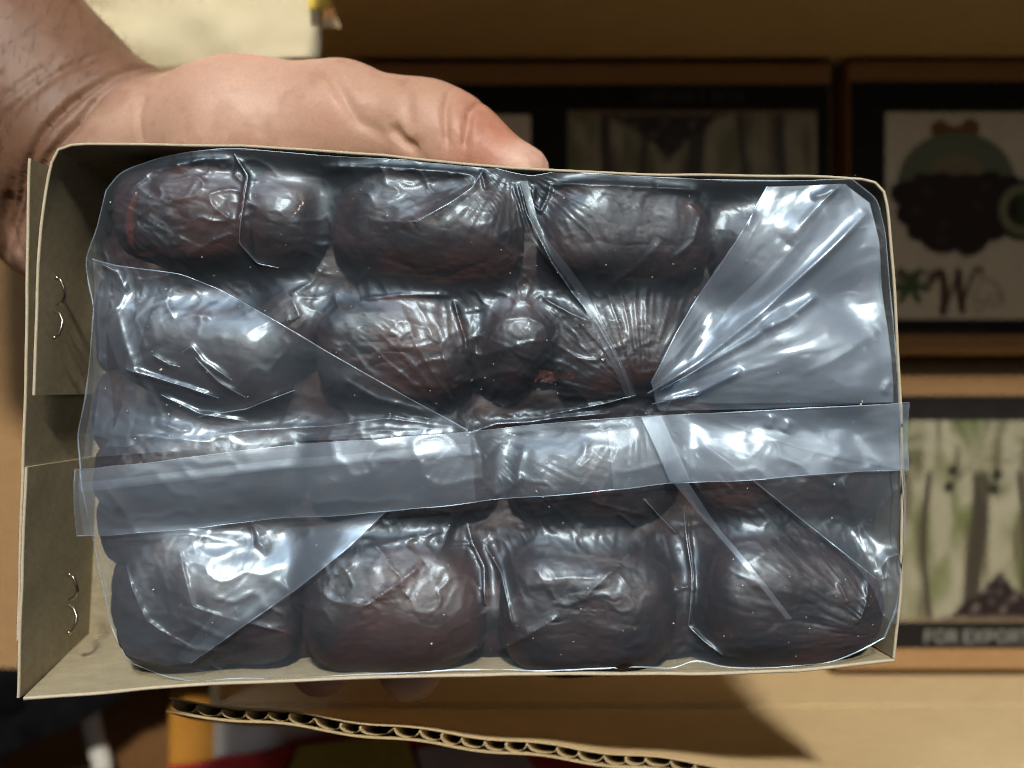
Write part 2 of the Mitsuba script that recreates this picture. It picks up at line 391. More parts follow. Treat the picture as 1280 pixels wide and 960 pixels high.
# upright local x: the label's far end is at +; seen turned it lies at the left of the box
c1 = b_at(1060, 265) + [BW / 2, 0]
make_box(c1[0], c1[1] + .0020, True, 'upside-down black box whose white label shows a glass bowl of dates, top right')
c2 = b_at(1040, 270)
make_box(c2[0] - BW / 2, c2[1] + .0025, True, 'upside-down black box beyond the thumb, its dark grove picture showing above the tray')
c3 = b_at(1044, 650) + [BW / 2, 0]
make_box(c3[0], c3[1] - .0012, False, 'upright black box with a pale palm grove picture, right of the tray')

# ------------------------------------------------------------------ the paperboard tray
RZ, FZ = 0.380, 0.3455
DR = EYE[2] - RZ
tray = thing('paperboard_tray', 'open grey-brown paperboard tray full of wrapped dates, held on the hand', 'tray')


def wall_sheet(path_px, zs_low, inset, thick=0.0007, n=120, d0=DR, waver=0.0):
    """A board wall: its inner face hangs from the rim path down to the floor, thickened outwards."""
    top = resample([at(x, y, d0) for x, y in path_px], n)
    tan = np.gradient(top, axis=0)
    tan /= np.linalg.norm(tan, axis=1, keepdims=True)
    out = np.stack([tan[:, 1], -tan[:, 0], 0 * tan[:, 0]], 1)
    if ((top - [-.01, -.005, RZ]) * out).sum() < 0:
        out = -out
    ins = resample(np.asarray(inset, float).reshape(-1, 1), n)[:, :1] if np.ndim(inset) else np.full((n, 1), inset)
    low = top - out * ins
    low[:, 2] = zs_low
    t = np.linspace(0, 1, 10)[None, :, None]
    V = top[:, None] * (1 - t) + low[:, None] * t
    V = V + out[:, None] * (waver * (meshkit.fbm(V * 45, 3) - .5))[..., None]
    return V, out[:, None]


def put_wall(path_px, zl, inset, off=0.0, thick=0.0007, d0=DR, label=None, waver=0.0008):
    V, o = wall_sheet(path_px, zl, inset, thick, d0=d0, waver=waver)
    V = V + o * off
    w = put('wall', slab(V, V + o * thick), 'grey_board', tray, smooth=30, label=label)
    e = V[:, 0] + o[:, 0] * thick / 2
    e[:, 2] += 0.00012
    put('cut_edge', tube(e, thick * 0.52, 6), 'board_edge', w, smooth=True)
    return w


up_path = [(44, 494), (46, 430), (48, 380), (50, 330), (54, 285), (60, 245), (66, 212), (70, 198), (76, 189), (85, 185), (110, 183), (300, 184), (480, 196), (640, 213), (800, 220), (1000, 223), (1080, 226), (1098, 231), (1104, 242), (1108, 262), (1113, 330), (1119, 420),
           (1124, 500), (1127, 620), (1124, 740), (1116, 822)]
put_wall(up_path, FZ, 0.0012)
put_wall([(30, 872), (36, 728), (41, 584)], FZ, [.0005, .0012, .0012], off=0.0010, label='lower stapled panel at the end of the tray')
put_wall([(38, 800), (46, 494), (49, 330), (53, 199)], FZ + .002, [.0005, .0008], off=0.0022, label='outer end panel standing out behind the tray wall')
put_wall([(30, 872), (180, 858), (400, 847), (640, 840), (860, 840), (1000, 836), (1117, 824)], FZ, [.0055, .0030, -.0020, -.0035, -.0035, -.001])
ft = [at(50, 196, DR)[:2], at(1106, 232, DR)[:2], at(1117, 826, DR)[:2], at(27, 868, DR)[:2]]
fl = Polygon(ft).buffer(0.0015)
m = trimesh.creation.extrude_polygon(fl, 0.0008, engine='earcut')
m.apply_translation([0, 0, FZ - 0.0006])
put('bottom', m, 'grey_board', tray, smooth=False)
ang = math.radians
for k, (x, y, s) in enumerate([(68, 352, 1), (65, 418, -1), (84, 722, 1), (83, 786, -1)]):
    d = F * 0.1022 / (640 - x)
    c = at(x, y, d)
    c[0] += 0.0016
    pts = np.array([[-.0012, .0006 * s, -.0004], [-.0006, .0006 * s, .0004], [.0002, .0002 * s, .0008], [.0007, -.0012 * s, .0007], [.0008, -.0024 * s, .0004], [.0001, -.0036 * s, -.0001], [-.0011, -.0042 * s, -.0006]])
    put('staple', cat(tube(resample(c + pts * 1.25, 24), 0.00036, 8), trimesh.creation.icosphere(2, 0.00055).apply_translation(c + pts[1] * 1.25)), 'steel_wire', tray, smooth=True)

# ------------------------------------------------------------------ the dates
DT = 0.2175                                        # lens to the tops of the dates
AX, AY = np.arange(-0.118, 0.0955, 0.0004), np.arange(-0.078, 0.062, 0.0004)
obs = np.full((len(AY), len(AX)), 0.350)
BALL5, BALL4 = trimesh.creation.icosphere(6), trimesh.creation.icosphere(4)


def make_date(cx, cy, a, b, rot, dz, seed, label, group=None, low=False, dent=0.5, cracks=(), pl=1.0):
    """One date: a long rounded fruit, its skin sunken and pleated along its length."""
    r = np.random.default_rng(seed)
    A, Bv = a / F * DT, b / F * DT
    C = min(Bv * 0.95, 0.0125)
    u = (BALL4 if low else BALL5).vertices.copy()
    e = 2.9
    k = (np.abs(u[:, 0]) ** e + (u[:, 1] ** 2 + u[:, 2] ** 2) ** (e / 2)) ** (1 / e)
    v = u / k[:, None]
    taper = 1 - 0.10 * v[:, 0] * r.choice([-1, 1])
    v[:, 1:] *= taper[:, None]
    v[:, 2] = np.sign(v[:, 2]) * np.abs(v[:, 2]) ** 0.72
    p = v * [A, Bv, C]
    q = np.stack([p[:, 0] * 60, p[:, 1] * 150, p[:, 2] * 150], 1) + seed * 3.7
    p = p + 0.0042 * (np.stack([meshkit.noise(p * 70 + seed * 5.1 + 11 * k, seed) for k in range(3)], 1) - 0.5) * [0.5, 1, 0.5]
    plea = np.abs(meshkit.fbm(q, 3, seed) - 0.5) * 2
    plea2 = np.abs(meshkit.fbm(np.stack([p[:, 0] * 220, p[:, 1] * 330, p[:, 2] * 330], 1) + seed, 3, seed + 5) - .5) * 2
    big = meshkit.fbm(p * 75 + seed * 1.3, 2, seed)
    depth = 0.0006 * (1 - np.clip(plea * 2.6, 0, 1)) ** 1.5 * r.uniform(0.2, 0.7) * pl + 0.00018 * (1 - np.clip(plea2 * 3, 0, 1)) + 0.0050 * dent * (1 - big) * np.clip(0.15 + u[:, 2] * 1.3, 0.12, 1)
    p = p - (u / np.array([A, Bv, C]) / np.linalg.norm(u / np.array([A, Bv, C]), axis=1, keepdims=True)) * depth[:, None]
    t = math.radians(rot)
    R = np.array([[math.cos(t), -math.sin(t), 0], [math.sin(t), math.cos(t), 0], [0, 0, 1]])
    c = at(cx, cy, DT)
    c[2] = RZ + 0.0015 + dz - C
    p = p @ R.T + c
    mesh = trimesh.Trimesh(p, (BALL4 if low else BALL5).faces, process=False)
    key = put('date', mesh, 'date_skin', smooth=True, label=label, category='date', group=group)
    ix, iy = np.round((p[:, 0] - AX[0]) / .0004).astype(int), np.round((p[:, 1] - AY[0]) / .0004).astype(int)
    ok = (ix >= 0) & (iy >= 0) & (ix < len(AX)) & (iy < len(AY))
    np.maximum.at(obs, (iy[ok], ix[ok]), p[ok, 2])
    tree = cKDTree(p[:, :2][p[:, 2] > c[2]])
    ptop = p[p[:, 2] > c[2]]
    for line, w in cracks:
        l = resample([at(x, y, DT)[:2] for x, y in line], 40)
        near = tree.query(l, 6)[1]
        zz = ndimage.gaussian_filter1d(ptop[near][:, :, 2].max(1), 1.5)
        tn = np.gradient(l, axis=0)
        tn /= np.linalg.norm(tn, axis=1, keepdims=True)
        nn = np.stack([-tn[:, 1], tn[:, 0]], 1)
        wv = w * (0.25 + np.sin(np.linspace(.1, 3.04, 40))) * r.uniform(0.6, 1.2, 40)
        offs = np.linspace(-1, 1, 5)
        G = np.zeros((40, 5, 3))
        G[:, :, :2] = l[:, None] + nn[:, None] * (offs[None, :] * wv[:, None])[..., None]
        near = tree.query(G[..., :2].reshape(-1, 2), 3)[1]
        G[:, :, 2] = ptop[near][:, :, 2].max(1).reshape(40, 5) + 0.00022 - 0.00012 * (1 - offs ** 2)
        put('torn_skin', grid_mesh(G), 'date_flesh', key, smooth=True)
    return key


L1 = 'dark brown date with red torn skin in the top left corner of the wrapped block'
make_date(214, 262, 96, 72, 2, 0.0006, 1, L1, dent=.25, cracks=[([(166, 236), (157, 262), (156, 300), (160, 312)], .0010), ([(160, 312), (182, 318), (215, 328), (250, 325)], .0009)])
make_date(348, 266, 50, 70, 0, -0.0002, 2, 'small end-on date with a split, second in the top row', dent=.3, cracks=[([(366, 237), (374, 250), (362, 268), (355, 278)], .00035)])
make_date(530, 280, 130, 78, 178, 0.0022, 3, 'big broad date under shiny film in the middle of the top row', dent=.9)
make_date(786, 285, 114, 73, -6, 0.0018, 4, 'plump glossy date in the top row, right of the notched film', dent=.6)
make_date(1004, 298, 112, 76, 12, 0.0006, 5, 'reddish date in the top right corner, half under the streaked film fold', dent=.5)
make_date(234, 438, 120, 69, -6, 0.0000, 6, 'dark date seen through the left film fold, below the torn one', dent=.5)
make_date(352, 398, 52, 44, 30, -0.0022, 7, 'small black wrinkled date wedged between the first two rows', dent=.6)
make_date(490, 434, 106, 70, -4, 0.0012, 8, 'long smooth date with a brown tip in the centre of the second row', dent=.5)
make_date(640, 428, 54, 72, -30, -0.0006, 9, 'short shiny date right of the long smooth one in the second row', dent=.6)
make_date(782, 428, 96, 67, 6, 0.0004, 10, 'matt pleated date in the second row, left of the gathered film', dent=.7, cracks=[([(618, 486), (660, 468), (720, 470)], .0012)])
make_date(1000, 450, 120, 71, 2, 0.0004, 11, 'date hidden in haze beneath the broad right film fold', dent=.5)
make_date(230, 590, 140, 70, 3, -0.0010, 12, 'dark date under the left half of the sealed strip', dent=.6)
make_date(500, 598, 128, 68, -5, -0.0016, 13, 'brown-sided date under the middle of the sealed strip', dent=.5)
make_date(748, 600, 116, 69, 3, -0.0010, 14, 'date with a torn red spot just below the sealed strip', dent=.8, cracks=[([(742, 612), (752, 622), (760, 628)], .0005)])
make_date(1000, 598, 122, 68, -3, -0.0016, 15, 'black date below the right end of the sealed strip', dent=.5)
make_date(247, 766, 121, 90, -3, 0.0016, 16, 'big dusty date in the bottom left corner behind diagonal film', dent=.7)
make_date(488, 774, 120, 86, 4, 0.0036, 17, 'long glossy date, second in the bottom row', dent=.5)
make_date(742, 772, 120, 84, -3, 0.0036, 18, 'wrinkled reddish date, third in the bottom row', dent=.8)
make_date(1000, 762, 120, 82, -6, 0.0032, 19, 'smooth shiny black date in the bottom right corner', dent=.4)
for k, (x, y) in enumerate([(190, 360), (400, 340), (655, 320), (885, 350), (640, 520), (380, 500), (880, 520), (200, 520), (370, 680), (620, 680), (865, 680), (1070, 380), (620, 800), (860, 790), (360, 800), (1050, 520), (1050, 660), (745, 668), (500, 670), (760, 512), (250, 668), (990, 668), (250, 520), (690, 500), (1000, 520), (560, 350), (840, 370), (190, 470), (205, 664), (140, 400), (134, 520), (140, 660), (148, 320), (156, 766)]):
    make_date(x, y, *((92, 60) if x > 160 else (54, 72)), (k * 47) % 18if x > 160 else 0, -0.0110 if x > 160 else -0.0050, 30 + k, 'dark date packed underneath in a gap between the upper dates', 'dates underneath in the gaps', low=True)

# ------------------------------------------------------------------ the plastic bag
bag = thing('plastic_bag', 'clear crinkled plastic bag wrapped and sealed round the dates', 'plastic bag')
DB = 0.2200
top_e = [(120, 232), (140, 209), (200, 193), (290, 185), (400, 194), (520, 201), (598, 205), (640, 216), (672, 222), (684, 214), (800, 221), (900, 225), (1000, 226), (1062, 225)]
right_e = [(1062, 225), (1094, 250), (1104, 290), (1114, 400), (1121, 500), (1130, 620), (1128, 700), (1118, 760), (1104, 796)]
bottom_e = [(150, 834), (200, 850), (240, 854), (300, 849), (345, 851), (450, 844), (570, 838), (680, 839), (800, 833), (846, 839), (868, 824), (905, 836), (960, 836), (1040, 828), (1104, 796)]
left_e = [(120, 232), (108, 280), (92, 320), (96, 350), (104, 382), (99, 440), (92, 500), (82, 545), (88, 600), (102, 680), (112, 730), (126, 790), (150, 834)]


def world(path, d=DB):
    p = np.array([at(x, y, d)[:2] for x, y in path])
    if len(p) > 3:
        q = resample(p, 240)
        g = ndimage.gaussian_filter1d(q, 3.0, axis=0, mode='nearest')
        w = np.clip(np.minimum(np.arange(240), 239 - np.arange(240)) / 9, 0, 1)[:, None]
        p = q * (1 - w) + g * w
    return p


outline = Polygon(np.vstack([world(top_e), world(right_e), world(bottom_e)[::-1], world(left_e)[::-1]]))
from shapely import contains_xy
GX, GY = np.meshgrid(AX, AY)
inside = contains_xy(outline, GX, GY)
obs = ndimage.gaussian_filter(ndimage.grey_closing(obs, size=(13, 13)), 2.5)
obs = ndimage.maximum_filter(obs, 5)
edge_d = ndimage.distance_transform_edt(inside) * 0.0004
low_e = 0.3800 - 0.0010 * np.clip((-GY - 0.03) / 0.03, 0, 1) - 0.006 * np.clip((-0.07 - GX) / 0.02, 0, 1) + 0.0014 * np.clip((GX - 0.06) / 0.015, 0, 1)
z = np.where(inside, np.maximum(ndimage.gaussian_filter(obs, 10), obs), low_e)
for it in range(520):                              # the film is drawn tight over the dates and sucked a little into the gaps
    a = 0.25 * (np.roll(z, 1, 0) + np.roll(z, -1, 0) + np.roll(z, 1, 1) + np.roll(z, -1, 1)) - 5.0e-6
    z = np.where(inside, np.maximum(a, np.minimum(obs + 0.0004, low_e + edge_d * 2.2)), low_e)
flat = ndimage.gaussian_filter(z, 3.0)


def seg_dist(path):
    """Distance in metres of every grid point to a path, and how far along it (0 to 1)."""
    l = resample(path, 160)
    d, i = cKDTree(l).query(np.stack([GX.ravel(), GY.ravel()], 1), distance_upper_bound=0.012)
    return d.reshape(GX.shape), np.minimum(i, 159).reshape(GX.shape) / 159


def crease(field, path_px, amp, width, d=0.2165, power=1.0):
    """Raises a sharp fold along a path; amp and width in millimetres."""
    dist, s = seg_dist(world(path_px, d))
    prof = np.exp(-(np.minimum(dist, 0.02) / (width * 1e-3)) ** power) * np.clip(np.minimum(s, 1 - s) * 8, 0, 1) ** .6
    field += amp * 1e-3 * prof
    return field


def polar_noise(cx, cy, n_theta, amp, seed, d=0.2165, near=0.010, far=0.09):
    c = at(cx, cy, d)
    dx, dy = GX - c[0], GY - c[1]
    r, th = np.hypot(dx, dy), np.arctan2(dy, dx)
    q = np.stack([np.cos(th) * n_theta, np.sin(th) * n_theta, r * 55], -1)
    w = np.abs(meshkit.fbm(q, 3, seed) - 0.5) * 2
    return amp * 1e-3 * (1 - np.clip(w * 2.2, 0, 1)) ** 1.3 * np.clip(r / near, 0, 1) * np.clip((far - r) / far, 0, 1)


P3 = np.stack([GX, GY, 0 * GX], -1)
fine = meshkit.fbm(P3 * 130, 3, 4)
ridge = (1 - np.clip(np.abs(meshkit.fbm(np.stack([GX * 120 + GY * 60, GY * 190 - GX * 40, 0 * GX], -1), 2, 8) - .5) * 5, 0, 1)) ** 1.5
ridge2 = (1 - np.clip(np.abs(meshkit.fbm(np.stack([GX * 210 - GY * 160, GY * 130 + GX * 90, 0 * GX + 5], -1), 2, 12) - .5) * 6, 0, 1)) ** 1.5
fld = flat + 0.00030 * (fine - .5) + (0.00032 * ridge ** 1.4 + 0.00014 * ridge2 ** 1.4) * np.clip(2.6 * meshkit.fbm(P3 * 45 + 3, 2, 6) - 0.7, 0.15, 1.2)
for path, a, w in [
        ([(604, 206), (590, 232), (560, 255), (520, 278), (460, 275)], 1.0, 1.3), ([(600, 208), (604, 222), (607, 236)], .9, .4), ([(650, 222), (658, 262), (690, 325), (716, 360)], 1.1, .6), ([(640, 225), (660, 290), (705, 350)], .7, .5), ([(668, 226), (666, 250), (676, 262), (686, 240), (690, 222)], .8, .5),
        ([(395, 202), (480, 205), (560, 211), (598, 216)], 1.5, 1.6), ([(692, 226), (740, 228), (800, 230), (880, 233)], 1.3, 1.4), ([(205, 200), (250, 194), (285, 193)], 1.0, 1.0),
        ([(716, 360), (748, 402), (775, 450), (795, 496)], .7, .5), ([(680, 370), (715, 390), (742, 402)], .9, 1.2), ([(285, 186), (303, 215), (300, 250), (292, 300), (312, 325), (338, 330)], .9, .6), ([(225, 320), (262, 300), (290, 290)], .6, .7),
        ([(130, 232), (180, 210), (250, 196)], .6, .8), ([(122, 262), (150, 235), (178, 216)], .7, .6), ([(565, 372), (572, 395), (580, 420), (585, 455)], .8, .6), ([(445, 372), (500, 366), (560, 366)], .5, .6),
        ([(240, 548), (300, 540), (400, 535), (480, 524), (580, 538)], 1.1, .8), ([(360, 552), (470, 540), (580, 543)], .8, .5), ([(580, 545), (620, 532), (660, 530), (700, 524), (760, 518)], 1.6, .8), ([(690, 520), (760, 505), (800, 494)], .8, .5),
        ([(582, 662), (588, 685), (604, 715), (606, 760)], 1.2, .7), ([(606, 690), (625, 720), (642, 790)], .9, .7), ([(560, 668), (520, 676), (450, 690)], .6, 1.0), ([(528, 706), (490, 735), (446, 762)], .8, .7),
        ([(866, 560), (870, 640), (872, 720), (866, 790)], 1.1, .5), ([(866, 790), (885, 808), (908, 824)], 1.0, .5), ([(848, 744), (868, 738), (872, 745)], .8, .4), ([(800, 690), (760, 720), (725, 752)], .6, .7), ([(700, 770), (650, 800), (620, 822)], .8, .8),
        ([(810, 628), (830, 650), (855, 675)], .9, .4), ([(775, 645), (800, 665)], .7, .5), ([(740, 630), (790, 645), (812, 650)], .6, .6), ([(940, 700), (1000, 675), (1060, 690)], .4, 1.0), ([(1050, 730), (1060, 755)], .8, .4), ([(1090, 720), (1084, 752), (1072, 780)], .9, .6),
        ([(1000, 240), (960, 262), (920, 330), (885, 385)], .5, .7), ([(865, 250), (880, 268), (870, 300), (840, 325)], .6, .8), ([(765, 355), (800, 330), (830, 300)], .5, 1.2), ([(400, 325), (380, 350), (355, 366)], .6, .6), ([(215, 690), (240, 760), (330, 790), (360, 800)], .6, .5),
        ([(140, 700), (180, 780), (240, 815), (280, 820)], .7, .6), ([(298, 650), (305, 690), (298, 720)], .6, .5), ([(300, 820), (300, 790), (292, 760)], .5, .5), ([(545, 835), (600, 815), (606, 800)], .6, .5)]:
    fld = crease(fld, path, a, w)
fld += 0.00005 * ((1 - np.clip(np.abs(meshkit.fbm(np.stack([GX * 420 + GY * 150, GY * 380 - GX * 120, 0 * GX], -1), 2, 15) - .5) * 5, 0, 1))) * np.clip(3 * meshkit.fbm(P3 * 60 + 9, 2, 16) - 0.9, 0, 1)
fld += polar_noise(585, 540, 7, .38, 21, far=.07) + polar_noise(805, 500, 8, .38, 22, far=.07)
fld += polar_noise(90, 220, 9, .30, 23, near=.02, far=.08) + polar_noise(1110, 800, 9, .32, 24, near=.01, far=.07) + polar_noise(120, 850, 9, .30, 25, near=.01, far=.07) + polar_noise(640, 200, 8, .25, 26, near=.005, far=.05)
fade = np.clip(edge_d / 0.003, 0, 1)
fld = np.where(inside, flat + (fld - flat) * fade, flat)


def lift(field, xy):
    ix, iy = (xy[..., 0] - AX[0]) / .0004, (xy[..., 1] - AY[0]) / .0004
    return ndimage.map_coordinates(field, [iy, ix], order=3, mode='nearest')


xy = coons(world(top_e), world(bottom_e), world(left_e), world(right_e), 560, 350)
V = np.concatenate([xy, lift(fld, xy)[..., None]], -1)
put('film', grid_mesh(V), 'clear_film', bag, smooth=True)

rim_paths = (top_e, right_e, bottom_e, left_e)
film_key = bag + '__film'
# folded layers on top of it
idx = ndimage.distance_transform_edt(edge_d < 0.003, return_distances=False, return_indices=True)
ext = fld[tuple(idx)]
cover = ndimage.gaussian_filter(ndimage.maximum_filter(ext, 9), 5)


def layer(top, bottom, left, right, nu, nv, off, mat, wr, name='folded_layer', label=None, soft=1.0):
    f = cover + off + ndimage.gaussian_filter(wr, 0.9)
    xy = coons(*(world(p, 0.2155) for p in (top, bottom, left, right)), nu, nv)
    V = np.concatenate([xy, lift(f, xy)[..., None]], -1)
    return put(name, grid_mesh(V), mat, bag, smooth=True, label=label), f


def rim_line(path, f, r, parent, name='fold_edge', mat='crease_film', n=220):
    l = resample(world(path, 0.2155), n)
    p = np.concatenate([l, lift(f, l)[:, None] + 0.00005], -1)
    rr = r * (0.55 + 0.9 * meshkit.noise(np.stack([np.arange(n) * .11, np.zeros(n), np.zeros(n)], 1), int(path[0][0])))
    put(name, tube(p, rr, 6), mat, parent, smooth=True)


Z0 = np.zeros_like(GX)
fk = bag + '__film'
for path in rim_paths:
    l = resample(world(path), 320)
    p = np.concatenate([l, lift(fld, l)[:, None] + 0.00005], -1)
    put('gathered_edge', tube(p, 0.00014 * (0.3 + 1.5 * meshkit.noise(np.stack([np.arange(320) * .09, np.zeros(320), np.zeros(320)], 1), len(path))), 6), 'crease_film', fk, smooth=True)
for pth in ([(580, 545), (620, 532), (660, 530), (700, 524), (760, 518)], [(240, 548), (300, 540), (400, 535), (480, 524), (580, 538)], [(690, 520), (760, 505), (800, 494)], [(866, 640), (872, 720), (866, 790), (885, 808), (908, 824)], [(285, 186), (303, 215), (300, 250), (292, 300), (312, 325), (338, 330)], [(582, 662), (588, 685), (604, 715), (606, 760)], [(658, 262), (690, 325), (716, 360)], [(716, 360), (748, 402), (775, 450), (795, 496)], [(810, 628), (830, 650), (855, 675)], [(604, 206), (590, 232), (560, 255), (520, 278)]):
    rim_line(pth, fld, .00012, film_key, name='pleat', n=80)
# left fold: from the left edge to the gather at the middle of the strip
wr = polar_noise(100, 480, 9, .30, 31, near=.02) + polar_noise(585, 540, 8, .25, 32) + .0002 * ridge2 + .0002 * (fine - .5)
for path, a, w in [([(148, 460), (190, 473), (230, 485), (266, 498)], 1.7, .45), ([(190, 494), (240, 518), (300, 528)], 1.5, .4), ([(184, 443), (205, 455), (218, 458)], .8, .4), ([(222, 440), (236, 432), (250, 450), (285, 475)], .9, .4), ([(240, 447), (270, 478), (300, 497)], 1.0, .4),
                   ([(238, 522), (300, 512), (360, 488)], .8, .7), ([(110, 325), (132, 336), (146, 362)], 1.2, .6), ([(148, 335), (140, 380), (112, 400)], 1.0, .9), ([(128, 365), (150, 430), (190, 520)], .9, 1.2), ([(205, 345), (198, 375), (212, 400)], .6, .6), ([(160, 380), (220, 355), (262, 335)], .5, .8),
                   ([(105, 440), (112, 455), (118, 442)], 1.0, .5), ([(215, 400), (235, 392), (260, 395)], .5, .6), ([(420, 470), (470, 500), (520, 512), (534, 524)], .8, .5), ([(185, 528), (218, 540), (230, 536)], 1.0, .5), ([(120, 545), (170, 545), (260, 555)], .7, .6)]:
    wr = crease(wr, path, a, w)
fe = [(94, 318), (130, 328), (215, 339), (262, 358), (330, 395), (400, 436), (470, 476), (520, 505), (583, 540)]
k, f = layer(fe, [(86, 575), (200, 566), (330, 556), (583, 541)], [(94, 318), (98, 400), (92, 500), (84, 550), (86, 575)], [(583, 540), (583, 541)], 300, 150, .0004, 'fold_film', wr, label='triangular left fold of film narrowing to the middle')
rim_line(fe, f, .00016, k)
for pth in ([(148, 460), (190, 473), (230, 485), (266, 498)], [(190, 494), (240, 518), (300, 528)], [(222, 440), (236, 432), (250, 450), (285, 475)], [(240, 447), (270, 478), (300, 497)], [(110, 325), (132, 336), (146, 362)], [(184, 443), (205, 455), (218, 458)], [(238, 522), (300, 512), (360, 488)]):
    rim_line(pth, f, .00013, k, name='pleat', n=60)
# the narrow upright pleat at its left end
k, f = layer([(120, 330), (152, 338)], [(150, 560), (200, 540)], [(120, 330), (128, 380), (116, 400), (140, 470), (150, 560)], [(152, 338), (158, 400), (176, 470), (200, 540)], 30, 120, .0009, 'fold_film', wr, label='narrow upright pleat at the left end')
for tp, bt in (([(100, 330), (122, 336)], [(96, 545), (126, 552)]), ([(168, 342), (188, 345)], [(120, 560), (150, 560)])):
    k, f = layer(tp, bt, [tp[0], ((tp[0][0] + bt[0][0]) / 2 + 10, 440), bt[0]], [tp[1], ((tp[1][0] + bt[1][0]) / 2 - 5, 450), bt[1]], 24, 120, .0012, 'fold_film', wr)
# right fold, streaked, fanning out of the gather
wr = polar_noise(800, 500, 9, .42, 41, near=.012, far=.12) + .0002 * (fine - .5)
for path, a, w in [([(815, 492), (880, 450), (960, 385), (1030, 320), (1090, 262)], 2.4, .8), ([(830, 488), (900, 447), (945, 420), (985, 385)], 1.8, .7), ([(955, 412), (985, 398), (1028, 366)], 2.0, .9), ([(822, 506), (880, 490), (930, 462)], 2.0, .6), ([(838, 515), (846, 498), (880, 493)], 1.2, .4),
                   ([(985, 300), (1020, 262), (1048, 234), (1064, 228)], 1.6, 1.8), ([(1020, 245), (1034, 240), (1046, 232)], 1.0, .6), ([(945, 262), (935, 285)], 1.0, .5), ([(900, 420), (960, 350), (1000, 300)], .7, 2.2), ([(900, 480), (1000, 440), (1100, 420)], .5, 2.2), ([(1000, 470), (1060, 440), (1110, 405)], .5, 1.5), ([(1108, 492), (1112, 480), (1120, 476)], .8, .6)]:
    wr = crease(wr, path, a, w)
fe = [(818, 478), (850, 415), (895, 345), (930, 290), (966, 228)]
k, f = layer([(966, 228), (1062, 226), (1094, 250)], [(818, 478), (830, 515), (960, 512), (1124, 503)], fe[::-1], [(1094, 250), (1106, 300), (1116, 400), (1124, 503)], 230, 200, .0005, 'milky_film', wr, label='broad right fold of film with bright streaks')
rim_line(fe, f, .00020, k)
for pth in ([(830, 488), (900, 447), (945, 420), (985, 385)], [(815, 492), (880, 450), (960, 385), (1030, 320), (1090, 262)], [(822, 506), (880, 490), (930, 462)], [(838, 515), (846, 498), (880, 493)], [(985, 300), (1020, 262), (1048, 234)], [(955, 412), (985, 398), (1028, 366)]):
    rim_line(pth, f, .00015, k, name='pleat', n=80)
k, f2 = layer([(1000, 300), (1062, 226), (1094, 250)], [(835, 500), (900, 505), (1124, 503)], [(1000, 300), (920, 380), (835, 500)], [(1094, 250), (1106, 300), (1116, 400), (1124, 503)], 200, 160, .0011, 'milky_film', wr * .9, label='second ply of film inside the broad right fold')
# the lower right fold, below the strip
wr = polar_noise(880, 540, 8, .22, 51) + .0002 * (fine - .5) + .0002 * ridge2
for path, a, w in [([(1060, 600), (1080, 650), (1096, 700)], .8, 1.0), ([(1100, 720), (1118, 700), (1138, 694)], 1.2, .6), ([(1104, 740), (1124, 735)], 1.0, .4), ([(1105, 770), (1122, 785)], 1.2, .5), ([(1085, 778), (1092, 786)], 1.0, .4)]:
    wr = crease(wr, path, a, w)
fe = [(875, 548), (950, 605), (1030, 668), (1100, 726)]
k, f = layer([(875, 548), (1000, 560), (1134, 575)], [(1100, 726), (1106, 770), (1128, 788)], fe, [(1134, 575), (1138, 640), (1142, 690), (1132, 740), (1128, 788)], 160, 150, .0004, 'fold_film', wr, label='lower right fold of film crumpled at the corner')
rim_line(fe, f, .00013, k)
# the lower left fold with its diagonal bands
wr = .0002 * (fine - .5) + .0002 * ridge + polar_noise(240, 830, 7, .2, 61)
for path, a, w in [([(228, 774), (262, 790), (310, 810)], .6, .4), ([(205, 803), (240, 812), (275, 815)], .6, .4), ([(300, 655), (318, 684), (326, 700)], .6, .6), ([(310, 682), (328, 690)], .8, .6), ([(112, 690), (150, 680), (230, 672), (300, 684)], .6, .9)]:
    wr = crease(wr, path, a, w)
fe = [(482, 640), (430, 690), (365, 742), (300, 786), (232, 834)]
k, f = layer([(100, 670), (300, 655), (482, 640)], [(150, 826), (200, 838), (232, 834)], [(100, 670), (112, 730), (126, 790), (150, 826)], fe, 200, 130, .0004, 'fold_film', wr, label='lower left fold of film with a diagonal edge')
rim_line(fe, f, .00012, k)
k, f = layer([(345, 668), (400, 662), (482, 641)], [(215, 828), (225, 832), (232, 834)], [(345, 668), (290, 740), (215, 828)], fe, 120, 120, .0009, 'fold_film', wr)
k, f = layer([(385, 664), (440, 655), (482, 641)], [(222, 830), (226, 833), (232, 834)], [(385, 664), (300, 762), (222, 830)], fe, 120, 120, .0013, 'fold_film', wr)
# the sealed strip across the block, its ends free
wr = .00035 * (meshkit.fbm(P3 * 60, 2, 9) - .5) + .00015 * (fine - .5) + .00018 * ridge
for path, a, w in [([(600, 560), (602, 600), (615, 620)], .9, .7), ([(655, 560), (648, 590), (645, 612)], .8, .8), ([(735, 550), (730, 575), (735, 590)], .6, .8), ([(615, 625), (640, 612), (655, 596)], .7, .6), ([(970, 520), (965, 535)], .9, .8), ([(992, 526), (985, 540)], .9, .8), ([(130, 610), (150, 640), (165, 680)], .6, 1.2),
                   ([(100, 612), (300, 590), (580, 566)], .35, 1.4), ([(600, 548), (700, 536), (800, 530)], .5, .6), ([(940, 540), (1000, 560), (1080, 575)], .4, 2.0)]:
    wr = crease(wr, path, a, w)
st = [(78, 590), (200, 577), (330, 562), (460, 551), (585, 541), (700, 531), (822, 521), (950, 516), (1050, 509), (1143, 503)]
sb = [(76, 677), (200, 668), (330, 655), (460, 645), (595, 632), (720, 620), (850, 607), (950, 602), (1050, 594), (1146, 590)]
wav = np.random.default_rng(8)
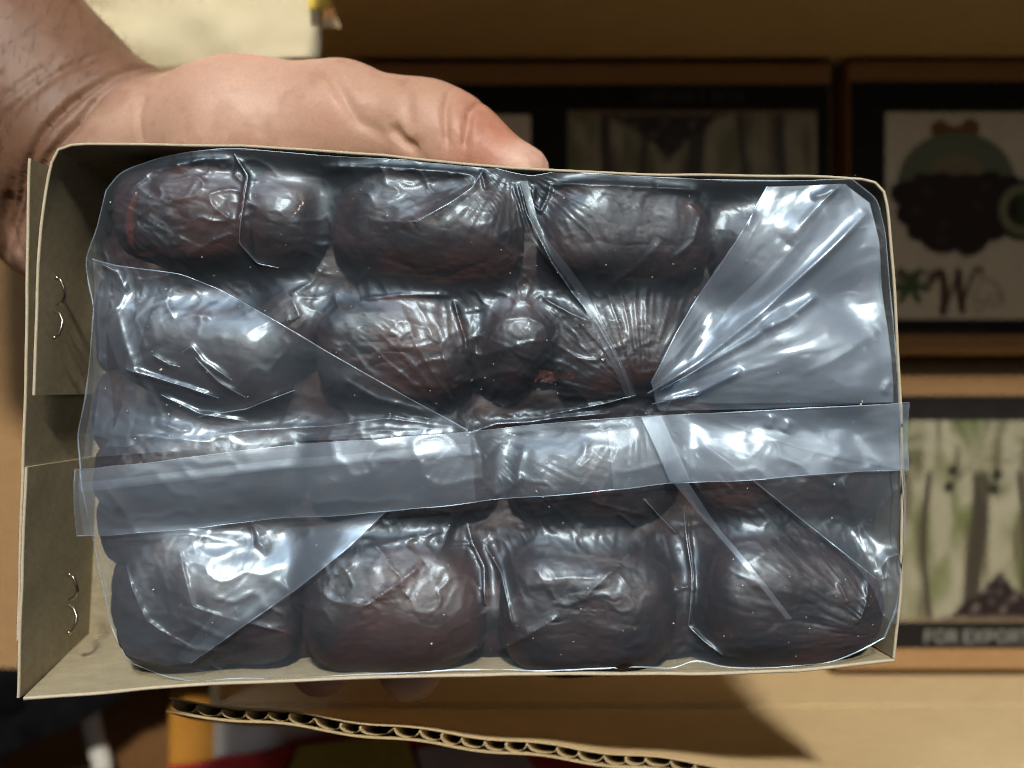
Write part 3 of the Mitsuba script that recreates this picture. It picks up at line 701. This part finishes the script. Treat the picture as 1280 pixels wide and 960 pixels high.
st = [(x, y + wav.uniform(-1.6, 1.6)) for x, y in resample(st, 40)]
sb = [(x, y + wav.uniform(-1.6, 1.6)) for x, y in resample(sb, 40)]
st[0], sb[0], st[-1], sb[-1] = (78, 590), (76, 677), (1143, 503), (1146, 590)
mid_t, mid_b = [q for q in st if q[0] <= 585] + [(586, 541)], [q for q in sb if q[0] <= 592] + [(594, 632)]
end_t, end_b = [(822, 521)] + [q for q in st if q[0] > 830], [(850, 607)] + [q for q in sb if q[0] > 856]
strip, f = layer(st, sb, [st[0], sb[0]], [st[-1], sb[-1]], 520, 60, .0016, 'seal_film', wr, name='seal_strip', label='long milky sealed strip lying across the block')
rim_line(st, f, .00010, strip)
rim_line(sb, f, .00010, strip)
rim_line([st[0], sb[0]], f, .00010, strip)
rim_line([st[-1], sb[-1]], f, .00012, strip)
# the doubled ends of the strip
k, f = layer([(86, 592)] + mid_t[1:], [(86, 676)] + mid_b[1:], [(86, 592), (86, 676)], [(586, 541), (594, 632)], 260, 50, .0021, 'seal_film', wr * 1.1, name='seal_ply')
k, f = layer([(86, 606), (330, 578), (585, 556)], [(88, 618), (330, 590), (588, 570)], [(86, 606), (88, 618)], [(585, 556), (588, 570)], 260, 12, .0026, 'seal_film', wr, name='heat_seal')
k, f = layer(end_t[:-1] + [(1130, 504)], end_b[:-1] + [(1134, 590)], [(822, 521), (850, 607)], [(1130, 504), (1134, 590)], 220, 50, .0021, 'milky_film', wr * 1.2, name='seal_ply')
k, f = layer([(762, 527), (822, 521)], [(768, 614), (850, 607)], [(762, 527), (768, 614)], [(822, 521), (850, 607)], 60, 50, .0021, 'seal_film', wr, name='seal_ply')
k, f = layer([(890, 520), (1000, 514), (1140, 505)], [(1000, 560), (1060, 575), (1143, 590)], [(890, 520), (940, 540), (1000, 560)], [(1140, 505), (1143, 590)], 160, 50, .0028, 'seal_film', wr, name='seal_ply')
# the narrow tail that crosses the strip and runs on below it
k, f = layer([(806, 523), (832, 521)], [(978, 770), (986, 770)], [(806, 523), (845, 605), (900, 670), (978, 770)], [(832, 521), (862, 600), (905, 665), (986, 770)], 14, 130, .0030, 'seal_film', Z0, name='film_tail', label='narrow white tail of film crossing the strip')
k, f = layer([(806, 523), (832, 521)], [(842, 606), (868, 604)], [(806, 523), (842, 606)], [(832, 521), (868, 604)], 14, 60, .0034, 'crease_film', Z0, name='film_tail')
# the pull line from the top edge down to the gather
k, f = layer([(650, 222), (660, 222)], [(788, 500), (800, 496)], [(650, 222), (668, 290), (722, 362), (788, 500)], [(660, 222), (676, 288), (734, 360), (800, 496)], 10, 160, .0008, 'fold_film', Z0, name='film_tail', label='thin taut fold of film from the top edge down to the gather')
# dust on the film
r = np.random.default_rng(3)
bits = []
while len(bits) < 260:
    x, y = r.uniform(110, 1110), r.uniform(215, 820)
    q = at(x, y, 0.2155)
    s = r.choice([.00009, .00012, .00016, .00024], p=[.5, .3, .15, .05])
    b = trimesh.creation.icosphere(0, s)
    b.apply_scale([r.uniform(.7, 1.8), 1, .5])
    b.apply_transform(trimesh.transformations.rotation_matrix(r.uniform(0, 3.1), [0, 0, 1]))
    b.apply_translation([q[0], q[1], lift(cover, q[None, :2])[0] + .0016])
    bits.append(b)
put('dust', cat(*bits), 'dust', bag, smooth=False, kind='stuff')

# ------------------------------------------------------------------ the hand
def skin(p, n, uv):
    """Pale pink palm skin, brown on the forearm, fine creases and pores."""
    along = (p.x + 0.112) * 0.74 - (p.y - 0.066) * 0.67
    w = fbm(p.x * 60, p.y * 60, p.z * 60, 3)
    arm = 1 - smoothstep(-0.002, 0.016, along + 0.012 * (w - 0.5))
    palm = mix((0.43, 0.25, 0.18), (0.54, 0.35, 0.265), w)
    red = fbm(p.x * 45 + 3, p.y * 45, p.z * 45 + 8, 2)
    palm = mix(palm, (0.50, 0.19, 0.155), smoothstep(0.4, 0.75, red) * 0.5)
    tip = smoothstep(-0.022, 0.004, p.x)
    palm = mix(palm, (0.42, 0.165, 0.105), tip * 0.7)
    palm = mix(palm, (0.60, 0.40, 0.32), smoothstep(-0.006, 0.002, p.x - 0.6 * (p.y - 0.055)) * smoothstep(0.062, 0.055, p.y) * 0.8)
    brown = mix((0.13, 0.066, 0.040), (0.215, 0.118, 0.074), w)
    c = mix(palm, brown, arm)
    c = mix(c, c * mi.Color3f(0.80, 0.70, 0.66), smoothstep(0.5, 0.8, fbm(p.x * 190, p.y * 190, p.z * 190, 3)) * 0.6)
    pores = noise(p.x * 2500, p.y * 2500, p.z * 2500)
    return c * (0.93 + 0.14 * pores)


def skin_relief(p, n, uv):
    a = (p.x * 0.74 - p.y * 0.67) * 900 + 2 * noise(p.x * 120, p.y * 120, p.z * 120)
    return 0.00010 * fbm(a, (p.x + p.y) * 260, p.z * 260, 3) + 0.00004 * noise(p.x * 2200, p.y * 2200, p.z * 2200)


scene['skin'] = {'type': 'bumpmap', 'arbitrary': proc(skin_relief, 2e-4), 'scale': 1.0, 'bsdf': {'type': 'principled', 'base_color': proc(skin), 'roughness': 0.5, 'specular': 0.35}}
scene['nail'] = {'type': 'principled', 'base_color': rgb(0.55, 0.36, 0.28), 'roughness': 0.3, 'specular': 0.5}


def capsule_field(P, a, b, ra, rb):
    a, b = np.array(a), np.array(b)
    ab = b - a
    t = np.clip(((P - a) @ ab) / (ab @ ab), 0, 1)
    return np.linalg.norm(P - a - t[..., None] * ab, axis=-1) - (ra + (rb - ra) * t)


def nets(fv, org, h):
    """Surface nets: a mesh of the zero level of a field sampled on a grid."""
    s = fv < 0
    n = np.array(fv.shape) - 1
    cnt, acc = np.zeros(n), np.zeros((*n, 3))
    corners = [(i, j, k) for i in (0, 1) for j in (0, 1) for k in (0, 1)]
    sl = lambda c: tuple(slice(c[d], c[d] + n[d]) for d in range(3))     # noqa: E731
    for c in corners:
        for ax in range(3):
            if c[ax] == 0:
                e = list(c); e[ax] = 1
                a, b = fv[sl(c)], fv[sl(e)]
                m = (a < 0) != (b < 0)
                t = np.where(m, a / np.where(m, a - b, 1), 0)
                for d in range(3):
                    acc[..., d] += np.where(m, c[d] + (t if d == ax else 0), 0)
                cnt += m
    act = cnt > 0
    ids = -np.ones(n, int)
    ids[act] = np.arange(act.sum())
    I = np.argwhere(act)
    v = (I + acc[act] / cnt[act][:, None]) * h + org
    faces = []
    for ax in range(3):
        o = [d for d in range(3) if d != ax]
        lo = [slice(1, n[d]) for d in range(3)]; hi = list(lo)
        lo[ax], hi[ax] = slice(0, n[ax]), slice(1, n[ax] + 1)
        a, b = s[tuple(lo)], s[tuple(hi)]
        for flip in (False, True):
            m = np.argwhere((a & ~b) if not flip else (~a & b))
            base = m + 1
            base[:, ax] -= 1
            q = []
            for du, dv in ((0, 0), (1, 0), (1, 1), (0, 1)):
                w = base.copy(); w[:, o[0]] -= du; w[:, o[1]] -= dv
                q.append(ids[w[:, 0], w[:, 1], w[:, 2]])
            q = np.stack(q, 1)
            faces.append(q if (flip != (ax == 1)) else q[:, ::-1])
    q = np.vstack(faces)
    q = q[(q >= 0).all(1)]
    m = trimesh.Trimesh(v, np.vstack([q[:, [0, 1, 2]], q[:, [0, 2, 3]]]), process=False)
    if m.volume < 0:
        m.invert()
    return m


W0 = np.array([-0.108, 0.062, 0.323])              # wrist
bones = [  # (from, to, radius, radius, blend)
    ((-0.113, 0.073, 0.324), (-0.190, 0.144, 0.318), 0.0190, 0.0260), ((-0.126, 0.050, 0.316), (-0.205, 0.118, 0.310), 0.0225, 0.0300),
    ((-0.119, 0.062, 0.325), (-0.195, 0.132, 0.318), 0.025, 0.031),
    ((-0.101, 0.068, 0.325), (-0.060, 0.040, 0.324), 0.0175, 0.017), ((-0.119, 0.044, 0.318), (-0.085, 0.000, 0.322), 0.020, 0.0165), ((-0.105, 0.060, 0.320), (-0.055, 0.010, 0.324), 0.020, 0.016),
    ((-0.060, 0.040, 0.325), (-0.020, 0.022, 0.327), 0.016, 0.0125), ((-0.055, 0.010, 0.325), (-0.036, 0.002, 0.328), 0.0155, 0.0125), ((-0.085, 0.000, 0.323), (-0.072, -0.022, 0.327), 0.0155, 0.012),
    ((-0.068, 0.020, 0.324), (-0.054, -0.010, 0.328), 0.0155, 0.0125),
    # thenar and thumb
    ((-0.095, 0.064, 0.332), (-0.070, 0.0625, 0.3400), 0.0170, 0.0205), ((-0.070, 0.0625, 0.3400), (-0.044, 0.0655, 0.3445), 0.0205, 0.0150),
    ((-0.044, 0.0655, 0.3445), (-0.022, 0.0622, 0.3500), 0.0150, 0.0118), ((-0.022, 0.0622, 0.3500), (-0.014, 0.0585, 0.3520), 0.0118, 0.0106), ((-0.014, 0.0585, 0.352), (0.0020, 0.0505, 0.3580), 0.0106, 0.0072)]
fingers = [[(-0.020, 0.022, 0.327), (-0.004, -0.020, 0.3305), (0.001, -0.045, 0.3310), (0.003, -0.066, 0.3330)],
           [(-0.036, 0.002, 0.328), (-0.029, -0.040, 0.3290), (-0.0265, -0.066, 0.3330), (-0.0255, -0.0715, 0.3480)],
           [(-0.054, -0.010, 0.328), (-0.051, -0.044, 0.3290), (-0.0495, -0.066, 0.3320), (-0.0485, -0.0715, 0.3440)],
           [(-0.072, -0.022, 0.327), (-0.073, -0.045, 0.3300), (-0.073, -0.060, 0.3310), (-0.073, -0.072, 0.3340)]]
hh = 0.0015
lo, hi = np.array([-0.185, -0.090, 0.270]), np.array([0.022, 0.150, 0.372])
axs = [np.arange(lo[d], hi[d], hh) for d in range(3)]
PG = np.stack(np.meshgrid(*axs, indexing='ij'), -1).astype(np.float32)
fv, kk = None, 0.007


def smin(a, b, k):
    h = np.clip(0.5 + 0.5 * (b - a) / k, 0, 1)
    return b * (1 - h) + a * h - k * h * (1 - h)


for a, b, ra, rb in bones:
    d = capsule_field(PG, a, b, ra, rb)
    fv = d if fv is None else smin(fv, d, kk)
for fg in fingers:
    fd = None
    rad = [0.0108, 0.0098, 0.0092, 0.0080] if fg is not fingers[3] else [0.0095, 0.0085, 0.0080, 0.0070]
    for i in range(3):
        d = capsule_field(PG, fg[i], fg[i + 1], rad[i], rad[i + 1])
        fd = d if fd is None else smin(fd, d, 0.002)
    fv = smin(fv, fd, 0.0035)
# the tray rests on the hand: flesh gives way under its bottom and behind its rear wall
fv = np.maximum(fv, np.where((PG[..., 0] > -0.104) & (PG[..., 1] < 0.0500 - 0.0385 * (PG[..., 0] + 0.1)) & (PG[..., 1] > -0.066), PG[..., 2] - (FZ - 0.0012), -1))
tri = ((PG[..., 0] > -0.1055) & (PG[..., 2] > FZ - .001))
fv = np.where(tri & (PG[..., 1] > -0.066), np.maximum(fv, (0.0527 - 0.0395 * (PG[..., 0] + 0.1)) - PG[..., 1]), fv)
fv = np.where(tri & (PG[..., 1] < -0.04), np.maximum(fv, PG[..., 1] - (-0.0645)), fv)
fv[PG[..., 0] < lo[0] + 2 * hh] = 0.001
fv[PG[..., 1] > hi[1] - 3 * hh] = 0.001
hand = nets(fv, lo, hh)
hand = max(hand.split(only_watertight=False), key=lambda m: len(m.faces))
trimesh.smoothing.filter_taubin(hand, iterations=12)
v, f = trimesh.remesh.subdivide(hand.vertices, hand.faces)
hand = trimesh.Trimesh(v, f, process=False)
trimesh.smoothing.filter_taubin(hand, iterations=8)
# creases across the wrist and the thumb
N = hand.vertex_normals
D = np.zeros(len(hand.vertices))
for path, dd, depth, width in [
        ([(205, 62), (150, 95), (110, 140), (80, 180), (40, 250), (0, 300)], .262, .0016, .0009), ([(222, 72), (170, 100), (140, 130), (118, 170), (60, 240), (10, 310)], .262, .0013, .0009), ([(150, 70), (90, 130), (40, 185), (0, 215)], .27, .0007, .0013), ([(110, 90), (60, 140), (0, 180)], .27, .0005, .0012),
        ([(182, 110), (178, 150), (182, 190)], .25, .0005, .0012), ([(566, 118), (560, 150), (562, 200)], .247, .0010, .0008), ([(605, 130), (590, 150), (582, 205)], .247, .0010, .0008), ([(400, 75), (430, 120), (455, 165), (500, 190)], .25, .0006, .0016), ([(460, 75), (480, 100), (515, 130), (520, 190)], .25, .0005, .0016),
        ([(495, 170), (510, 192), (530, 205)], .25, .0012, .0014), ([(45, 250), (20, 280), (0, 330)], .27, .0012, .0015), ([(60, 225), (30, 290), (35, 330)], .27, .0010, .0014)]:
    l = resample([at(x, y, dd)[:2] for x, y in path], 80)
    dist, i = cKDTree(l).query(hand.vertices[:, :2])
    t = i / 79
    D += np.where(N[:, 2] > -0.1, 1.25 * depth * np.exp(-(dist / width) ** 2) * np.clip(np.minimum(t, 1 - t) * 6, 0.2, 1), 0)
D -= 0.0009 * (meshkit.fbm(hand.vertices * 70, 3) - .5)
hand.vertices = hand.vertices - N * D[:, None]
person = put('person', hand, 'skin', smooth=True, label='left hand and hairy brown wrist holding the tray from underneath, thumb along its rear side', category='person')
# short hair on the forearm
r = np.random.default_rng(11)
hv = hand.vertices
ok = np.where((hv @ np.array([0.74, -0.67, 0]) < (W0 @ np.array([0.74, -0.67, 0])) - 0.010) & (hand.vertex_normals[:, 2] > 0.1))[0]
hairs = []
for i in r.choice(ok, 700):
    p, n = hv[i], hand.vertex_normals[i]
    g = np.array([0.35, 0.93, 0]) + r.normal(0, .25, 3)
    g -= n * (g @ n) * .8
    g /= np.linalg.norm(g)
    L = r.uniform(.004, .009)
    s = np.linspace(0, 1, 5)[:, None]
    hairs.append(tube(p + g * L * s + n * L * .45 * (s - .7 * s * s), .000045 * (1.1 - s[:, 0]), 3))
scene['hair'] = {'type': 'principled', 'base_color': rgb(0.02, 0.012, 0.008), 'roughness': 0.4}
put('arm_hair', cat(*hairs), 'hair', person, smooth=True, kind='stuff')

# ------------------------------------------------------------------ things lying around the carton
def crumple(corners, d, nu, nv, amp, freq, seed, th=0.0006):
    c = [at(x, y, d) for x, y in corners]        # top left, top right, bottom right, bottom left
    u, v = np.linspace(0, 1, nu)[None, :, None], np.linspace(0, 1, nv)[:, None, None]
    V = (1 - v) * ((1 - u) * c[0] + u * c[1]) + v * ((1 - u) * c[3] + u * c[2])
    w = meshkit.fbm(V * freq, 3, seed)
    V = V + np.stack([0.12 * amp * (meshkit.fbm(V * freq * 3, 2, seed + 1) - .5), 0.12 * amp * (meshkit.fbm(V * freq * 3, 2, seed + 2) - .5), amp * (np.abs(w - .5) * 2)], -1)
    return slab(V, V - [0, 0, th])


def paint(c, c2, f=80, rough=0.6, gloss=0.3):
    return {'type': 'twosided', 'bsdf': {'type': 'principled', 'base_color': proc(lambda p, n, uv: mix(c, c2, fbm(p.x * f, p.y * f, p.z * f, 3))), 'roughness': rough, 'specular': gloss}}


scene['cream_paper'] = paint((0.48, 0.41, 0.25), (0.58, 0.51, 0.34))
scene['yellow_print'] = paint((0.75, 0.52, 0.04), (0.80, 0.60, 0.10))
cream = put('paper_sack', crumple([(60, -160), (408, -160), (404, 76), (60, 96)], .318, 60, 50, .012, 28, 3), 'cream_paper', smooth=True, label='crumpled cream paper sack beyond the wrist, at the top edge', category='paper sack')
put('printed_patch', crumple([(382, -60), (416, -60), (414, 10), (386, 12)], .310, 12, 12, .002, 60, 4), 'yellow_print', cream, smooth=True, label='bright yellow printed corner')
scene['black_cloth'] = paint((0.003, 0.003, 0.0035), (0.007, 0.007, 0.008), 200, 1.0, 0.03)
put('black_bag', crumple([(-200, 838), (225, 838), (90, 905), (-200, 1040)], .395, 60, 40, .014, 30, 6, .02), 'black_cloth', smooth=True, label='black fabric bag on the floor at the bottom left corner', category='bag')
scene['white_plastic'] = paint((0.55, 0.53, 0.48), (0.68, 0.66, 0.62))
p = [at(118, 862, .42), at(112, 890, .42), at(118, 920, .42), at(128, 955, .42), at(126, 1000, .42)]
put('strap', tube(resample(p, 30), .0042, 10), 'white_plastic', smooth=True, label='white plastic strap hanging beside the black bag', category='strap')
scene['orange_card'] = paint((0.42, 0.17, 0.02), (0.50, 0.24, 0.04))
put('orange_packet', soft_box(*(at(208, 0, .42)[0], at(278, 0, .42)[0]), at(0, 1010, .42)[1], at(0, 858, .42)[1], FLOOR, .180, .003), 'orange_card', smooth=30, label='orange card packet on the floor below the tray', category='packet')
put('white_packet', soft_box(at(262, 0, .415)[0], at(420, 0, .415)[0], at(0, 1000, .415)[1], at(0, 872, .415)[1], FLOOR, .182, .003), 'white_plastic', smooth=30, label='white packet half under the red wrapper, below the corrugated flap', category='packet')
scene['red_wrap'] = paint((0.34, 0.02, 0.022), (0.46, 0.045, 0.04), 60, .35)
scene['olive_print'] = paint((0.30, 0.21, 0.03), (0.42, 0.31, 0.06), 90, .4)
scene['pink_print'] = paint((0.34, 0.23, 0.20), (0.42, 0.31, 0.28), 90, .4)
red = put('red_wrapper', crumple([(205, 962), (640, 880), (900, 1060), (150, 1060)], .395, 60, 40, .006, 30, 8, .004), 'red_wrap', smooth=True, label='shiny red printed wrapper at the bottom edge', category='wrapper')
put('printed_patch', crumple([(372, 934), (505, 915), (540, 1010), (340, 1010)], .386, 20, 16, .004, 30, 9), 'olive_print', red, smooth=True, label='olive yellow printed patch')
put('printed_patch', crumple([(520, 935), (640, 920), (700, 1010), (540, 1010)], .386, 20, 16, .004, 30, 10), 'pink_print', red, smooth=True, label='dull pink printed patch')
